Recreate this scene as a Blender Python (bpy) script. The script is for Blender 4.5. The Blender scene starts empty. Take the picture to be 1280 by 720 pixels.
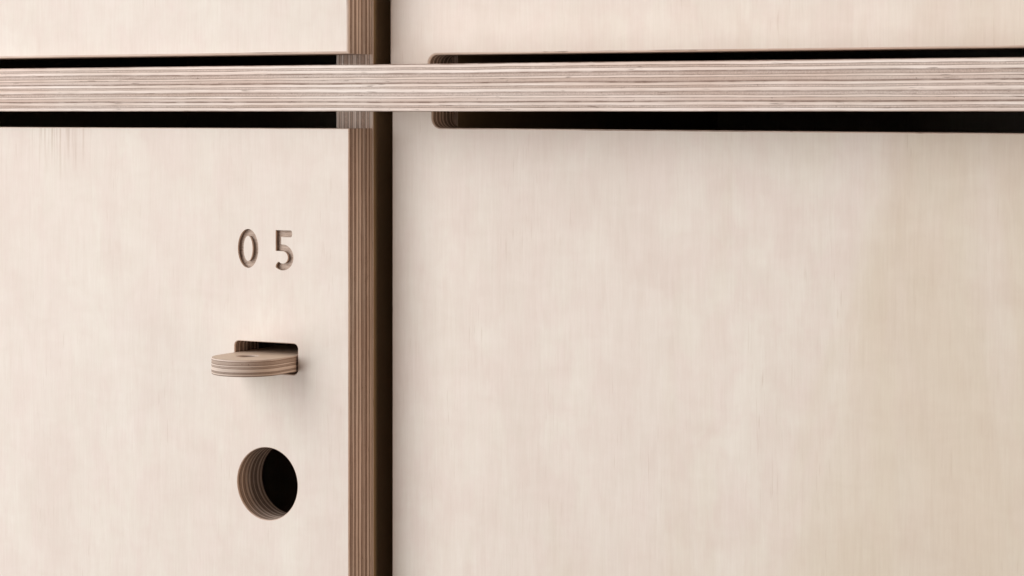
import bpy, bmesh, math, random
from mathutils import Vector, Matrix
from mathutils.geometry import delaunay_2d_cdt

scene = bpy.context.scene
C = scene.collection
MM = 0.001

# ------------------------------------------------------------ camera
THETA = math.radians(28.4)
cam_data = bpy.data.cameras.new('camera')
cam = bpy.data.objects.new('camera', cam_data)
C.objects.link(cam)
cam.location = (0.507, -0.817, 0.0)
cam.rotation_euler = (math.radians(90), 0, THETA)
cam_data.sensor_width = 36.0
cam_data.lens = 2907 / 1280 * 36.0
cam_data.shift_y = -220.6 / 1280
cam_data.clip_start = 0.01
cam_data.clip_end = 50
scene.camera = cam

# ------------------------------------------------------------ light
world = bpy.data.worlds.new('World')
scene.world = world
world.use_nodes = True
bg = world.node_tree.nodes['Background']
bg.inputs[0].default_value = (1.0, 0.93, 0.86, 1)
bg.inputs[1].default_value = 0.10

def area_light(name, loc, target, size, power, col):
    d = bpy.data.lights.new(name, 'AREA')
    d.shape = 'RECTANGLE'
    d.size, d.size_y = size
    d.energy = power
    d.color = col
    o = bpy.data.objects.new(name, d)
    C.objects.link(o)
    o.location = loc
    o.rotation_euler = (Vector(target) - Vector(loc)).to_track_quat('-Z', 'Y').to_euler()
    return o

area_light('softbox', (-1.95, -2.30, 0.45), (0.0, 0, 0.0), (2.4, 4.0), 134, (1.0, 0.985, 0.975))
area_light('overhead_fill', (-1.0, -0.9, 1.7), (0.0, 0, 0.0), (1.0, 1.0), 9, (1.0, 0.98, 0.96))  # added fill from above, lifts the hole bottom and upward edges
area_light('bounce_fill', (1.9, -0.36, 0.1), (0.0, 0, -0.05), (0.6, 1.6), 13, (1.0, 0.70, 0.50))  # added warm fill lamp standing in for room bounce from the right

scene.view_settings.view_transform = 'Standard'
scene.view_settings.look = 'None'
scene.view_settings.exposure = 0.03
scene.view_settings.gamma = 1.0
scene.render.resolution_x = 1024
scene.render.resolution_y = 576

# ------------------------------------------------------------ materials
class NT:
    """small helper round a node tree"""
    def __init__(self, name):
        self.m = bpy.data.materials.new(name)
        self.m.use_nodes = True
        self.t = self.m.node_tree
        self.b = self.t.nodes['Principled BSDF']
    def n(self, kind, **kw):
        nd = self.t.nodes.new(kind)
        for k, v in kw.items():
            setattr(nd, k, v)
        return nd
    def put(self, sock, v):
        if hasattr(v, 'links') or hasattr(v, 'is_linked'):
            self.t.links.new(v, sock)
        else:
            sock.default_value = v
    def math(self, op, a, b=0.0, c=0.0):
        nd = self.n('ShaderNodeMath', operation=op)
        self.put(nd.inputs[0], a); self.put(nd.inputs[1], b); self.put(nd.inputs[2], c)
        return nd.outputs[0]
    def mapping(self, vec, scale, loc=(0, 0, 0)):
        nd = self.n('ShaderNodeMapping')
        self.put(nd.inputs['Vector'], vec)
        nd.inputs['Scale'].default_value = scale
        self.put(nd.inputs['Location'], loc)
        return nd.outputs[0]
    def noise(self, vec, detail=3.0, rough=0.5, dist=0.0):
        nd = self.n('ShaderNodeTexNoise')
        self.put(nd.inputs['Vector'], vec)
        nd.inputs['Scale'].default_value = 1.0
        nd.inputs['Detail'].default_value = detail
        nd.inputs['Roughness'].default_value = rough
        nd.inputs['Distortion'].default_value = dist
        return nd.outputs['Fac']
    def remap(self, v, a, b, c, d, smooth=False):
        nd = self.n('ShaderNodeMapRange')
        nd.clamp = True
        if smooth:
            nd.interpolation_type = 'SMOOTHSTEP'
        self.put(nd.inputs[0], v)
        for i, x in enumerate((a, b, c, d)):
            nd.inputs[i + 1].default_value = x
        return nd.outputs[0]
    def mix(self, f, a, b, mode='MIX'):
        nd = self.n('ShaderNodeMix', data_type='RGBA', blend_type=mode)
        self.put(nd.inputs[0], f)
        for s, v in ((nd.inputs[6], a), (nd.inputs[7], b)):
            self.put(s, (*v, 1.0) if isinstance(v, tuple) and len(v) == 3 else v)
        return nd.outputs[2]
    def coords(self, seed=0.0):
        tc = self.n('ShaderNodeTexCoord')
        return tc.outputs['Object']
    def bump(self, h, strength, dist):
        nd = self.n('ShaderNodeBump')
        nd.inputs['Strength'].default_value = strength
        nd.inputs['Distance'].default_value = dist
        self.put(nd.inputs['Height'], h)
        self.t.links.new(nd.outputs[0], self.b.inputs['Normal'])

def face_mat(name, seed, axis='Z', yellow=0.0, flecks=0.0, tint=None):
    """pale birch veneer, grain along the given axis"""
    k = NT(name)
    co = k.coords()
    def sc(across, along):
        return {'Z': (across, across, along), 'X': (along, across, across), 'Y': (across, along, across)}[axis]
    off = (seed * 1.73, seed * 0.91, seed * 2.37)
    fine = k.noise(k.mapping(co, sc(1200, 70), off), 3.0, 0.6)
    mid = k.noise(k.mapping(co, sc(430, 42), off), 4.0, 0.6, 0.25)
    wide = k.noise(k.mapping(co, sc(34, 7), off), 4.0, 0.55, 0.9)
    blot = k.noise(k.mapping(co, sc(80, 46), (off[1], off[2], off[0])), 3.0, 0.6, 0.3)
    shim = k.noise(k.mapping(co, sc(60, 130), (off[2], off[0], off[1])), 3.0, 0.55, 0.6)
    col = k.mix(k.remap(wide, 0.36, 0.66, 0, 1), (0.760, 0.676, 0.610), (0.780, 0.714, 0.640))
    col = k.mix(k.remap(blot, 0.40, 0.64, 0, 1), col, (0.756, 0.660, 0.597))
    if yellow:
        yl = k.noise(k.mapping(co, sc(22, 5.5), (seed, 0.4, seed * 0.3)), 4.0, 0.55, 0.8)
        sp = k.n('ShaderNodeSeparateXYZ'); k.put(sp.inputs[0], co)
        ramp = k.remap(k.math('ADD', k.math('MULTIPLY_ADD', sp.outputs[2], -0.38, sp.outputs[0]), k.math('MULTIPLY', k.math('SUBTRACT', yl, 0.5), 0.42)), 0.13, 0.36, 0, yellow, True)
        col = k.mix(ramp, col, (0.645, 0.545, 0.405))
    v = k.math('ADD', k.remap(fine, 0.3, 0.7, 0.978, 1.017), k.remap(mid, 0.3, 0.7, -0.016, 0.014))
    v = k.math('ADD', v, k.remap(shim, 0.35, 0.65, -0.012, 0.012))
    cloud = k.noise(k.mapping(co, sc(30, 17), (off[1], off[0], off[2])), 4.0, 0.6, 0.7)
    v = k.math('ADD', v, k.remap(cloud, 0.34, 0.66, -0.018, 0.017))
    # sparse darker pores and hair-thin streaks
    por = k.noise(k.mapping(co, sc(1250, 75), (off[2], off[1], off[0])), 1.0, 0.5)
    cl = k.noise(k.mapping(co, sc(48, 14), (off[0], off[2], off[1])), 2.0, 0.5)
    pm = k.math('MULTIPLY', k.remap(por, 0.65, 0.75, 0, 1), k.remap(cl, 0.50, 0.68, 0.05, 1))
    v = k.math('SUBTRACT', v, k.math('MULTIPLY', pm, 0.10))
    if flecks:
        sp2 = k.n('ShaderNodeSeparateXYZ'); k.put(sp2.inputs[0], co)
        dx = k.math('ABSOLUTE', k.math('SUBTRACT', sp2.outputs[0], flecks))
        near = k.math('MULTIPLY', k.remap(dx, 0.004, 0.024, 1, 0, True), k.remap(sp2.outputs[2], -0.034, -0.007, 0, 1, True))
        st = k.noise(k.mapping(co, sc(700, 22), off), 2.0, 0.5)
        v = k.math('SUBTRACT', v, k.math('MULTIPLY', k.math('MULTIPLY', near, k.remap(st, 0.48, 0.68, 0, 1)), 0.22))
    vc = k.n('ShaderNodeCombineColor')
    for i in range(3):
        k.put(vc.inputs[i], v if i == 0 else k.math('POWER', v, 1.0 + 0.25 * i))
    col = k.mix(1.0, col, vc.outputs[0], 'MULTIPLY')
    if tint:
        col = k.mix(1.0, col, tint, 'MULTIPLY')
    k.put(k.b.inputs['Base Color'], col)
    k.b.inputs['Roughness'].default_value = 0.52
    k.b.inputs['Specular IOR Level'].default_value = 0.28
    k.bump(k.math('ADD', k.math('MULTIPLY', fine, 0.6), mid), 0.18, 0.00025)
    return k.m

def ply_mat(name, axis, T, n, seed, dark=1.0, deep=1.0):
    """cut edge of plywood: n plies stacked along the object's local axis"""
    k = NT(name)
    co = k.coords()
    sp = k.n('ShaderNodeSeparateXYZ'); k.put(sp.inputs[0], co)
    c = sp.outputs['XYZ'.index(axis)]
    off = (seed * 2.1, seed * 1.3, seed * 0.7)
    s_w = [18.0, 18.0, 18.0]; s_w['XYZ'.index(axis)] = 300.0
    warp = k.noise(k.mapping(co, tuple(s_w), off), 3.0, 0.55)
    p = k.math('ADD', k.math('MULTIPLY', c, n / T), k.math('MULTIPLY', k.math('SUBTRACT', warp, 0.5), 0.75))
    p = k.math('ADD', p, k.math('MULTIPLY', k.math('SINE', k.math('MULTIPLY_ADD', p, 2.1, seed)), 0.26))
    idx = k.math('FLOOR', p)
    fr = k.math('FRACT', p)
    odd = k.math('MODULO', k.math('ADD', idx, 100.0), 2.0)
    wn = k.n('ShaderNodeTexWhiteNoise', noise_dimensions='1D')
    k.put(wn.inputs['W'], k.math('ADD', idx, seed * 7.3))
    rnd = wn.outputs['Value']
    s_g = [70.0, 70.0, 70.0]; s_g['XYZ'.index(axis)] = 2600.0
    g_long = k.noise(k.mapping(co, tuple(s_g), off), 3.0, 0.6)
    g_end = k.noise(k.mapping(co, (1500, 1500, 1500), off), 3.0, 0.65)
    big = k.noise(k.mapping(co, (26, 26, 26), off), 2.0, 0.5)
    light = k.mix(k.remap(g_long, 0.3, 0.7, 0, 1), (0.68, 0.595, 0.54), (0.84, 0.77, 0.72))
    end = k.mix(k.remap(g_end, 0.32, 0.68, 0, 1), (0.42, 0.345, 0.305), (0.60, 0.515, 0.465))
    end = k.mix(k.remap(rnd, 0, 1, 0, 0.8), end, (0.70, 0.605, 0.55))
    if deep != 1.0:
        end = k.mix(1.0, end, (deep, deep * 0.97, deep * 0.94), 'MULTIPLY')
    col = k.mix(odd, light, end)
    edge = k.math('MINIMUM', fr, k.math('SUBTRACT', 1.0, fr))
    gn = k.noise(k.mapping(co, (180, 180, 180), (off[1], off[0], off[2])), 3.0, 0.6)
    gl = k.math('MULTIPLY', k.remap(edge, 0.03, 0.22, 1, 0, True), k.remap(gn, 0.3, 0.62, 0.62, 1.0))
    gl = k.math('MULTIPLY', gl, k.remap(rnd, 0, 1, 0.62, 1.0))
    col = k.mix(gl, col, (0.20, 0.135, 0.105))
    # fibres torn by the saw, dusty pits
    pit = k.noise(k.mapping(co, (900, 900, 900), (off[2], off[0], off[1])), 2.0, 0.6)
    col = k.mix(k.math('MULTIPLY', k.remap(pit, 0.66, 0.76, 0, 0.6), k.remap(odd, 0, 1, 0.35, 1)), col, (0.13, 0.085, 0.06))
    # short voids and tear-out inside single plies, tone drifting along each ply
    s_v = [95.0, 95.0, 95.0]; s_v['XYZ'.index(axis)] = 1100.0
    void = k.noise(k.mapping(co, tuple(s_v), (off[1], off[2], off[0])), 2.0, 0.55)
    col = k.mix(k.remap(void, 0.67, 0.74, 0, 0.55), col, (0.14, 0.09, 0.065))
    s_d = [9.0, 9.0, 9.0]; s_d['XYZ'.index(axis)] = 520.0
    drift = k.noise(k.mapping(co, tuple(s_d), (off[2], off[1], off[0])), 3.0, 0.6)
    col = k.mix(k.remap(drift, 0.34, 0.66, 0, 0.9), col, (0.80, 0.735, 0.69), 'MULTIPLY')
    warm = k.noise(k.mapping(co, (14, 14, 14), (off[0], off[2], off[1])), 2.0, 0.5)
    col = k.mix(k.remap(warm, 0.42, 0.62, 0, 0.8), col, (1.0, 0.945, 0.93), 'MULTIPLY')
    col = k.mix(1.0, col, (1.12, 1.13, 1.14), 'MULTIPLY')
    col = k.mix(k.remap(big, 0.35, 0.65, 0, 0.35), col, (0.88, 0.83, 0.80), 'MULTIPLY')
    if dark != 1.0:
        col = k.mix(1.0, col, (dark, dark * 0.95, dark * 0.90) if dark < 1 else (dark, dark, dark), 'MULTIPLY')
    k.put(k.b.inputs['Base Color'], col)
    k.b.inputs['Roughness'].default_value = 0.7
    k.b.inputs['Specular IOR Level'].default_value = 0.2
    k.bump(k.math('SUBTRACT', k.math('ADD', g_end, g_long), k.math('MULTIPLY', gl, 1.2)), 0.35, 0.0003)
    return k.m

def rout_mat():
    """floor of the routed numbers: torn cross-grain veneer, darker than the face"""
    k = NT('routed_veneer')
    co = k.coords()
    a = k.noise(k.mapping(co, (260, 900, 1900)), 3.0, 0.65)
    b = k.noise(k.mapping(co, (700, 700, 700)), 3.0, 0.6)
    col = k.mix(k.remap(a, 0.32, 0.68, 0, 1), (0.42, 0.315, 0.25), (0.66, 0.53, 0.45))
    col = k.mix(k.remap(b, 0.58, 0.74, 0, 0.6), col, (0.16, 0.10, 0.075))
    k.put(k.b.inputs['Base Color'], col)
    k.b.inputs['Roughness'].default_value = 0.8
    k.b.inputs['Specular IOR Level'].default_value = 0.15
    k.bump(a, 0.5, 0.0003)
    return k.m

def plain_mat(name, col, rough):
    k = NT(name)
    co = k.coords()
    a = k.noise(k.mapping(co, (60, 60, 60)), 4.0, 0.6)
    k.put(k.b.inputs['Base Color'], k.mix(a, tuple(x * 0.85 for x in col), tuple(min(1, x * 1.12) for x in col)))
    k.b.inputs['Roughness'].default_value = rough
    return k.m

T = 0.018
F_LL = face_mat('birch_face_a', 1.0, flecks=-0.150)
F_UL = face_mat('birch_face_b', 2.3)
F_LR = face_mat('birch_face_c', 3.7, yellow=0.55)
F_UR = face_mat('birch_face_d', 5.1, yellow=0.35)
F_X = face_mat('birch_face_shelf', 6.2, axis='X')
F_IN = face_mat('brown_gap_shade_carcass_face', 7.9, tint=(0.54, 0.44, 0.29))  # brown birch; shade of the gap between columns worked into the tint
F_TAB = face_mat('birch_face_tab', 8.6, axis='X', tint=(0.86, 0.76, 0.66))
P_Y = ply_mat('ply_edge_door', 'Y', T, 13, 1.0, 0.92, 0.60)
P_X = ply_mat('ply_edge_side', 'X', T, 13, 2.0, 1.15, 0.95)
P_Z = ply_mat('ply_edge_shelf', 'Z', T, 13, 3.0, 1.12)
P_TAB = ply_mat('ply_edge_tab', 'Z', 0.0068, 7, 4.0, 0.84, 0.75)
P_SH = ply_mat('ply_edge_long_shelf', 'Z', 0.01885, 15, 3.0, 1.07)
ROUT = rout_mat()
F_BACK = face_mat('birch_face_interior', 9.4)
PLASTER = plain_mat('grey_wall_paint', (0.30, 0.28, 0.26), 0.9)

# ------------------------------------------------------------ geometry
def area2(l):
    return sum(l[i][0] * l[(i + 1) % len(l)][1] - l[(i + 1) % len(l)][0] * l[i][1] for i in range(len(l)))

def inset(loop, d):
    """move a loop to its left by d (into a CCW loop); keeps the point count"""
    out = []
    n = len(loop)
    for i in range(n):
        a, b, c = Vector(loop[i - 1]), Vector(loop[i]), Vector(loop[(i + 1) % n])
        e1, e2 = (b - a).normalized(), (c - b).normalized()
        n1, n2 = Vector((-e1.y, e1.x)), Vector((-e2.y, e2.x))
        m = n1 + n2
        q = max(m.dot(m) * 0.5, 0.25)
        out.append(tuple(b + m * (d / q)))
    return out

def fill(loops):
    """triangles of the region bounded by loops[0] minus the other loops"""
    pts, edges = [], []
    for l in loops:
        s = len(pts)
        pts += [Vector(p) for p in l]
        edges += [(s + i, s + (i + 1) % len(l)) for i in range(len(l))]
    v, e, f, ov, oe, of = delaunay_2d_cdt(pts, edges, [], 0, 1e-9)
    idx = [(o[0] if o else None) for o in ov]
    def inside(p):
        r = False
        for l in loops:
            for i in range(len(l)):
                (x0, y0), (x1, y1) = l[i - 1], l[i]
                if (y0 > p[1]) != (y1 > p[1]) and p[0] < (x1 - x0) * (p[1] - y0) / (y1 - y0) + x0:
                    r = not r
        return r
    out = []
    for t in f:
        if inside(((v[t[0]][0] + v[t[1]][0] + v[t[2]][0]) / 3, (v[t[0]][1] + v[t[1]][1] + v[t[2]][1]) / 3)):
            out.append(tuple(idx[i] for i in t))
    return out

PLANES = {  # local (a, b, depth) -> xyz ; depth runs from the show face inwards
    'XZ': lambda a, b, d: (a, d, b),
    'XY': lambda a, b, d: (a, b, d),
    'YZ': lambda a, b, d: (d, a, b),
}

def plate(name, outer, depth, plane, mats, parent=None, holes=(), blind=(), r=0.0006, segs=3, loc=(0, 0, 0)):
    """a board cut from ply: outer loop, through holes and openings of blind pockets (front only).
    mats = (face, edge). Arrises are rounded by r on both faces."""
    put = PLANES[plane]
    ccw = lambda l: list(l) if area2(l) > 0 else list(l)[::-1]
    cw = lambda l: list(l) if area2(l) < 0 else list(l)[::-1]
    thru = [ccw(outer)] + [cw(h) for h in holes]
    blinds = [cw(h) for h in blind]
    prof = [(r * (1 - math.sin(t)), r * (1 - math.cos(t))) for t in [math.pi / 2 * i / segs for i in range(segs + 1)]]
    verts, faces, mi, sm = [], [], [], []
    def ring(l, d):
        s = len(verts)
        verts.extend(put(a, b, d) for a, b in l)
        return s
    fronts, backs = [], []
    for l in thru:
        n = len(l)
        # rounded arris: starts inset by r on the face, ends on the wall
        st = [(inset(l, r - r * math.sin(t)), r * (1 - math.cos(t))) for t in [math.pi / 2 * i / segs for i in range(segs + 1)]]
        levels = st + [(a, depth - d) for a, d in reversed(st)]
        ids = [ring(a, d) for a, d in levels]
        for k in range(len(ids) - 1):
            for i in range(n):
                j = (i + 1) % n
                faces.append((ids[k] + i, ids[k] + j, ids[k + 1] + j, ids[k + 1] + i))
                mi.append(1); sm.append(True)
        fronts.append((ids[0], levels[0][0])); backs.append((ids[-1], levels[-1][0]))
    fb = list(fronts)
    for l in blinds:
        fb.append((ring(l, 0.0), l))
    for group, flip in ((fb, False), (backs, True)):
        flat = []
        for s, l in group:
            flat += list(range(s, s + len(l)))
        for t in fill([l for s, l in group]):
            q = [flat[i] for i in t]
            faces.append(tuple(q[::-1] if flip else q)); mi.append(0); sm.append(False)
    me = bpy.data.meshes.new(name)
    me.from_pydata(verts, [], faces)
    me.materials.append(mats[0]); me.materials.append(mats[1])
    me.polygons.foreach_set('material_index', mi)
    me.polygons.foreach_set('use_smooth', sm)
    bm = bmesh.new(); bm.from_mesh(me)
    bmesh.ops.recalc_face_normals(bm, faces=bm.faces)
    for e in bm.edges:
        if len(e.link_faces) == 2 and e.calc_face_angle(0) > math.radians(40):
            e.smooth = False
    bm.to_mesh(me); bm.free()
    o = bpy.data.objects.new(name, me)
    C.objects.link(o)
    o.location = loc
    o.parent = parent
    return o

def rect(a0, b0, a1, b1):
    return [(a0, b0), (a1, b0), (a1, b1), (a0, b1)]

def circle(cx, cy, rx, ry, n=64):
    return [(cx + rx * math.cos(2 * math.pi * i / n), cy + ry * math.sin(2 * math.pi * i / n)) for i in range(n)]

def rrect(a0, b0, a1, b1, r, n=8):
    out = []
    for cx, cy, s in ((a1 - r, b0 + r, -90), (a1 - r, b1 - r, 0), (a0 + r, b1 - r, 90), (a0 + r, b0 + r, 180)):
        for i in range(n + 1):
            t = math.radians(s + 90 * i / n)
            out.append((cx + r * math.cos(t), cy + r * math.sin(t)))
    return out

def stroke(path, w):
    """outline of a polyline of width w, mitred corners and slightly rounded ends"""
    P = [Vector(p) for p in path]
    L, R = [], []
    for i, p in enumerate(P):
        e1 = (p - P[i - 1]).normalized() if i else (P[1] - p).normalized()
        e2 = (P[i + 1] - p).normalized() if i < len(P) - 1 else e1
        m = Vector((-e1.y, e1.x)) + Vector((-e2.y, e2.x))
        m = m * (w / 2) / max(m.dot(m) * 0.5, 0.3)
        L.append(tuple(p + m)); R.append(tuple(p - m))
    def cap(p, d):
        s = Vector((-d.y, d.x))
        out = []
        for t in (-70, -45, -20, 0, 20, 45, 70):
            a = math.radians(t)
            out.append(tuple(p + d * (w * 0.22 * math.cos(a)) - s * (w / 2 * math.sin(a) * 0.98)))
        return out
    end = cap(P[-1], (P[-1] - P[-2]).normalized())
    beg = cap(P[0], (P[0] - P[1]).normalized())
    return L + end + R[::-1] + beg

def thing(name, label, cat, group=None, loc=(0, 0, 0)):
    o = bpy.data.objects.new(name, None)
    C.objects.link(o)
    o.empty_display_size = 0.02
    o.location = loc
    o['label'] = label; o['category'] = cat
    if group:
        o['group'] = group
    return o

def box_panel(name, x0, x1, y0, y1, z0, z1, axis, mats, parent, r=0.0004):
    """a carcass board; its thickness runs along axis"""
    if axis == 'X':
        return plate(name, rect(y0, z0, y1, z1), x1 - x0, 'YZ', mats, parent, r=r, segs=2, loc=(x0, 0, 0))
    if axis == 'Z':
        return plate(name, rect(x0, y0, x1, y1), z1 - z0, 'XY', mats, parent, r=r, segs=2, loc=(0, 0, z0))
    return plate(name, rect(x0, z0, x1, z1), y1 - y0, 'XZ', mats, parent, r=r, segs=2, loc=(0, y0, 0))

# ------------------------------------------------------------ the wall behind
wall = box_panel('wall', -1.2, 1.3, 0.312, 0.412, -0.9, 0.9, 'Y', (PLASTER, PLASTER), None)
wall['kind'] = 'structure'
wall['label'] = 'shadowed wall behind the plywood lockers'

# ------------------------------------------------------------ shelf
SHELF_FRONT = -0.026
TS = 0.01885
BACK = 0.30
shelf = plate('shelf', rect(-0.36, SHELF_FRONT, 0.47, BACK), TS, 'XY', (F_X, P_SH), None, r=0.0005, segs=3)
shelf['label'] = 'thick plywood shelf with striped layered front edge running across all the lockers'
shelf['category'] = 'shelf'

# ------------------------------------------------------------ lockers
LX0, LX1 = -0.324, 0.0                 # left column
RX0, RX1 = 0.0093, 0.424               # right column
H = 0.37

def carcass(t, x0, x1, yf, z0, z1, base):
    """boards of one locker box"""
    e = 0.0003
    left = x1 < 0.001
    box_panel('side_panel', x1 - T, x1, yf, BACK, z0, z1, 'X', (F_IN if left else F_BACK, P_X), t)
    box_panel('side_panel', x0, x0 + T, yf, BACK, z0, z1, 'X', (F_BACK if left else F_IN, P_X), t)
    box_panel('back_panel', x0 + T - e, x1 - T + e, BACK - 0.012, BACK - 0.001, z0 + e, z1 - e, 'Y', (F_BACK, P_Y), t)
    if base < 0:
        box_panel('base_panel', x0 + T - e, x1 - T + e, yf + 0.002, BACK - 0.012 + e, z0 + 0.001, z0 + 0.001 + T, 'Z', (F_BACK, P_Z), t)
    else:
        box_panel('top_panel', x0 + T - e, x1 - T + e, yf + 0.002, BACK - 0.012 + e, z1 - 0.001 - T, z1 - 0.001, 'Z', (F_BACK, P_Z), t)

# --- locker 05 (below the shelf, overlaid door)
t = thing('plywood_locker', 'pale plywood locker numbered 05 with locking tab and round finger hole in its door',
          'locker', 'plywood lockers', (0, 0, -H))
def world_to(t, o):
    """keep world placement when parenting to an Empty that is moved"""
    o.matrix_parent_inverse = Matrix.Translation(-t.location)

carcass(t, LX0, LX1, 0.0, -H, 0.0003, -1)

HOLE_C = (-0.0402, -0.1540)
hole = circle(*HOLE_C, 0.01495, 0.01495, 80)
slot = rrect(-0.0566, -0.1082, -0.0251, -0.0955, 0.0021, 6)
zero_c = (-0.0498, -0.0569)
zero_out = circle(*zero_c, 0.00515, 0.0081, 56)
zero_in = circle(*zero_c, 0.00225, 0.0052, 56)
fc = Vector((-0.0322, -0.0572))
arc = [(-0.35 + 3.95 * math.cos(math.radians(a)), -2.95 + 3.95 * math.sin(math.radians(a))) for a in range(95, -139, -9)]
five = [tuple(fc + Vector(p) * MM) for p in stroke([(3.75, 6.85), (-2.43, 6.85), (-2.43, 1.05)] + arc, 2.8)]

door = plate('door', rect(LX0, -H, -0.0004, -0.0069), T, 'XZ', (F_LL, P_Y), t,
             holes=(hole, slot), blind=(zero_out, five), r=0.0003, loc=(0.0005, -T - 0.0008, 0))

# engraved digits: real pockets with walls and floor
PD = 0.0017
def pocket(name, outer, island, label):
    verts, faces, mi = [], [], []
    def ring(l, d):
        s = len(verts); verts.extend((a, d, b) for a, b in l); return s
    def walls(l):
        a, b = ring(l, 0.0), ring(l, PD)
        n = len(l)
        for i in range(n):
            j = (i + 1) % n
            faces.append((a + i, a + j, b + j, b + i)); mi.append(0)
        return b, a
    loops = [outer] + ([island] if island else [])
    flat = []
    for l in loops:
        b, a = walls(l)
        flat += list(range(b, b + len(l)))
    for tr in fill(loops):
        faces.append(tuple(flat[i] for i in tr)); mi.append(1)
    if island:                                  # the veneer left standing inside the zero
        s = ring(island, 0.0)
        faces.append(tuple(range(s, s + len(island)))); mi.append(2)
    me = bpy.data.meshes.new(name)
    me.from_pydata(verts, [], faces)
    for m in (P_Y, ROUT, F_LL):
        me.materials.append(m)
    me.polygons.foreach_set('material_index', mi)
    o = bpy.data.objects.new(name, me)
    C.objects.link(o)
    o.parent = door
    o['label'] = label
    return o
pocket('engraved_digit', zero_out, zero_in, 'digit 0 routed into the door')
pocket('engraved_digit', five, None, 'digit 5 routed into the door')

# locking tab that comes out of the carcass through the slot
TABR = 0.0152
tcx, tcy = -0.0408, -T - 0.0125
tab_out = [(tcx - TABR, 0.030)]
for i in range(41):
    a = math.pi + math.pi * i / 40
    tab_out.append((tcx + TABR * math.cos(a), tcy + TABR * math.sin(a)))
tab_out.append((tcx + TABR, 0.030))
tab = plate('locking_tab', tab_out, 0.0068, 'XY', (F_TAB, P_TAB), t,
            holes=(circle(-0.0425, -0.0290, 0.0044, 0.0044, 32),), r=0.0004, segs=2, loc=(0, 0, -0.1071))
tab['label'] = 'rounded plywood locking tab with a padlock hole'

# --- locker above 05
t2 = thing('plywood_locker', 'pale plywood locker above the shelf, directly over the locker numbered 05',
           'locker', 'plywood lockers', (0, 0, TS))
carcass(t2, LX0, LX1, 0.0, TS - 0.0003, TS + H, 1)
plate('door', rect(LX0, 0.0235, -0.0004, TS + H), T, 'XZ', (F_UL, P_Y), t2, r=0.0010, loc=(0.0005, -T - 0.0008, 0))

# --- right column, set back by one board, with a finger notch along the shelf
def notch_loop(x0, x1, nx0, nx1, zs, ze, z_edge, z_far, r):
    """board with a wide notch cut in the edge next to the shelf; corners rounded"""
    s = 1 if z_edge > z_far else -1                     # notch opens up (+1) or down (-1)
    pts = [(x0, z_far), (x0, z_edge), (nx0, z_edge)]
    for i in range(9):
        a = math.radians(90 * i / 8)
        pts.append((nx0 + r - r * math.cos(a), zs + s * (r - r * math.sin(a))))
    for i in range(9):
        a = math.radians(90 * i / 8)
        pts.append((nx1 - r + r * math.sin(a), ze + s * (r - r * math.cos(a))))
    pts += [(nx1, z_edge), (x1, z_edge), (x1, z_far)]
    return pts

t3 = thing('plywood_locker', 'broad blank plywood locker below the shelf, beside the locker numbered 05',
           'locker', 'plywood lockers', (0, 0, -H))
carcass(t3, RX0 + 0.0025, RX1, T + 0.0002, -H, 0.0003, -1)
plate('door', notch_loop(RX0, RX1, 0.0283, 0.405, -0.0067, -0.0084, 0.0003, -H, 0.0040), T, 'XZ',
      (F_LR, P_Y), t3, r=0.0004, loc=(0, 0, 0))

t4 = thing('plywood_locker', 'broad blank plywood locker above the shelf with rounded notch in its lower edge',
           'locker', 'plywood lockers', (0, 0, TS))
carcass(t4, RX0 + 0.0025, RX1, T + 0.0002, TS - 0.0003, TS + H, 1)
plate('door', notch_loop(RX0 - 0.0011, RX1, 0.0268, 0.405, 0.0231, 0.0227, TS - 0.0003, TS + H, 0.0036), T, 'XZ',
      (F_UR, P_Y), t4, r=0.0008, loc=(0, 0, 0))

for tt in (t, t2, t3, t4):
    for ch in tt.children:
        world_to(tt, ch)

scene.render.engine = 'CYCLES'
scene.cycles.max_bounces = 8
scene.cycles.diffuse_bounces = 5
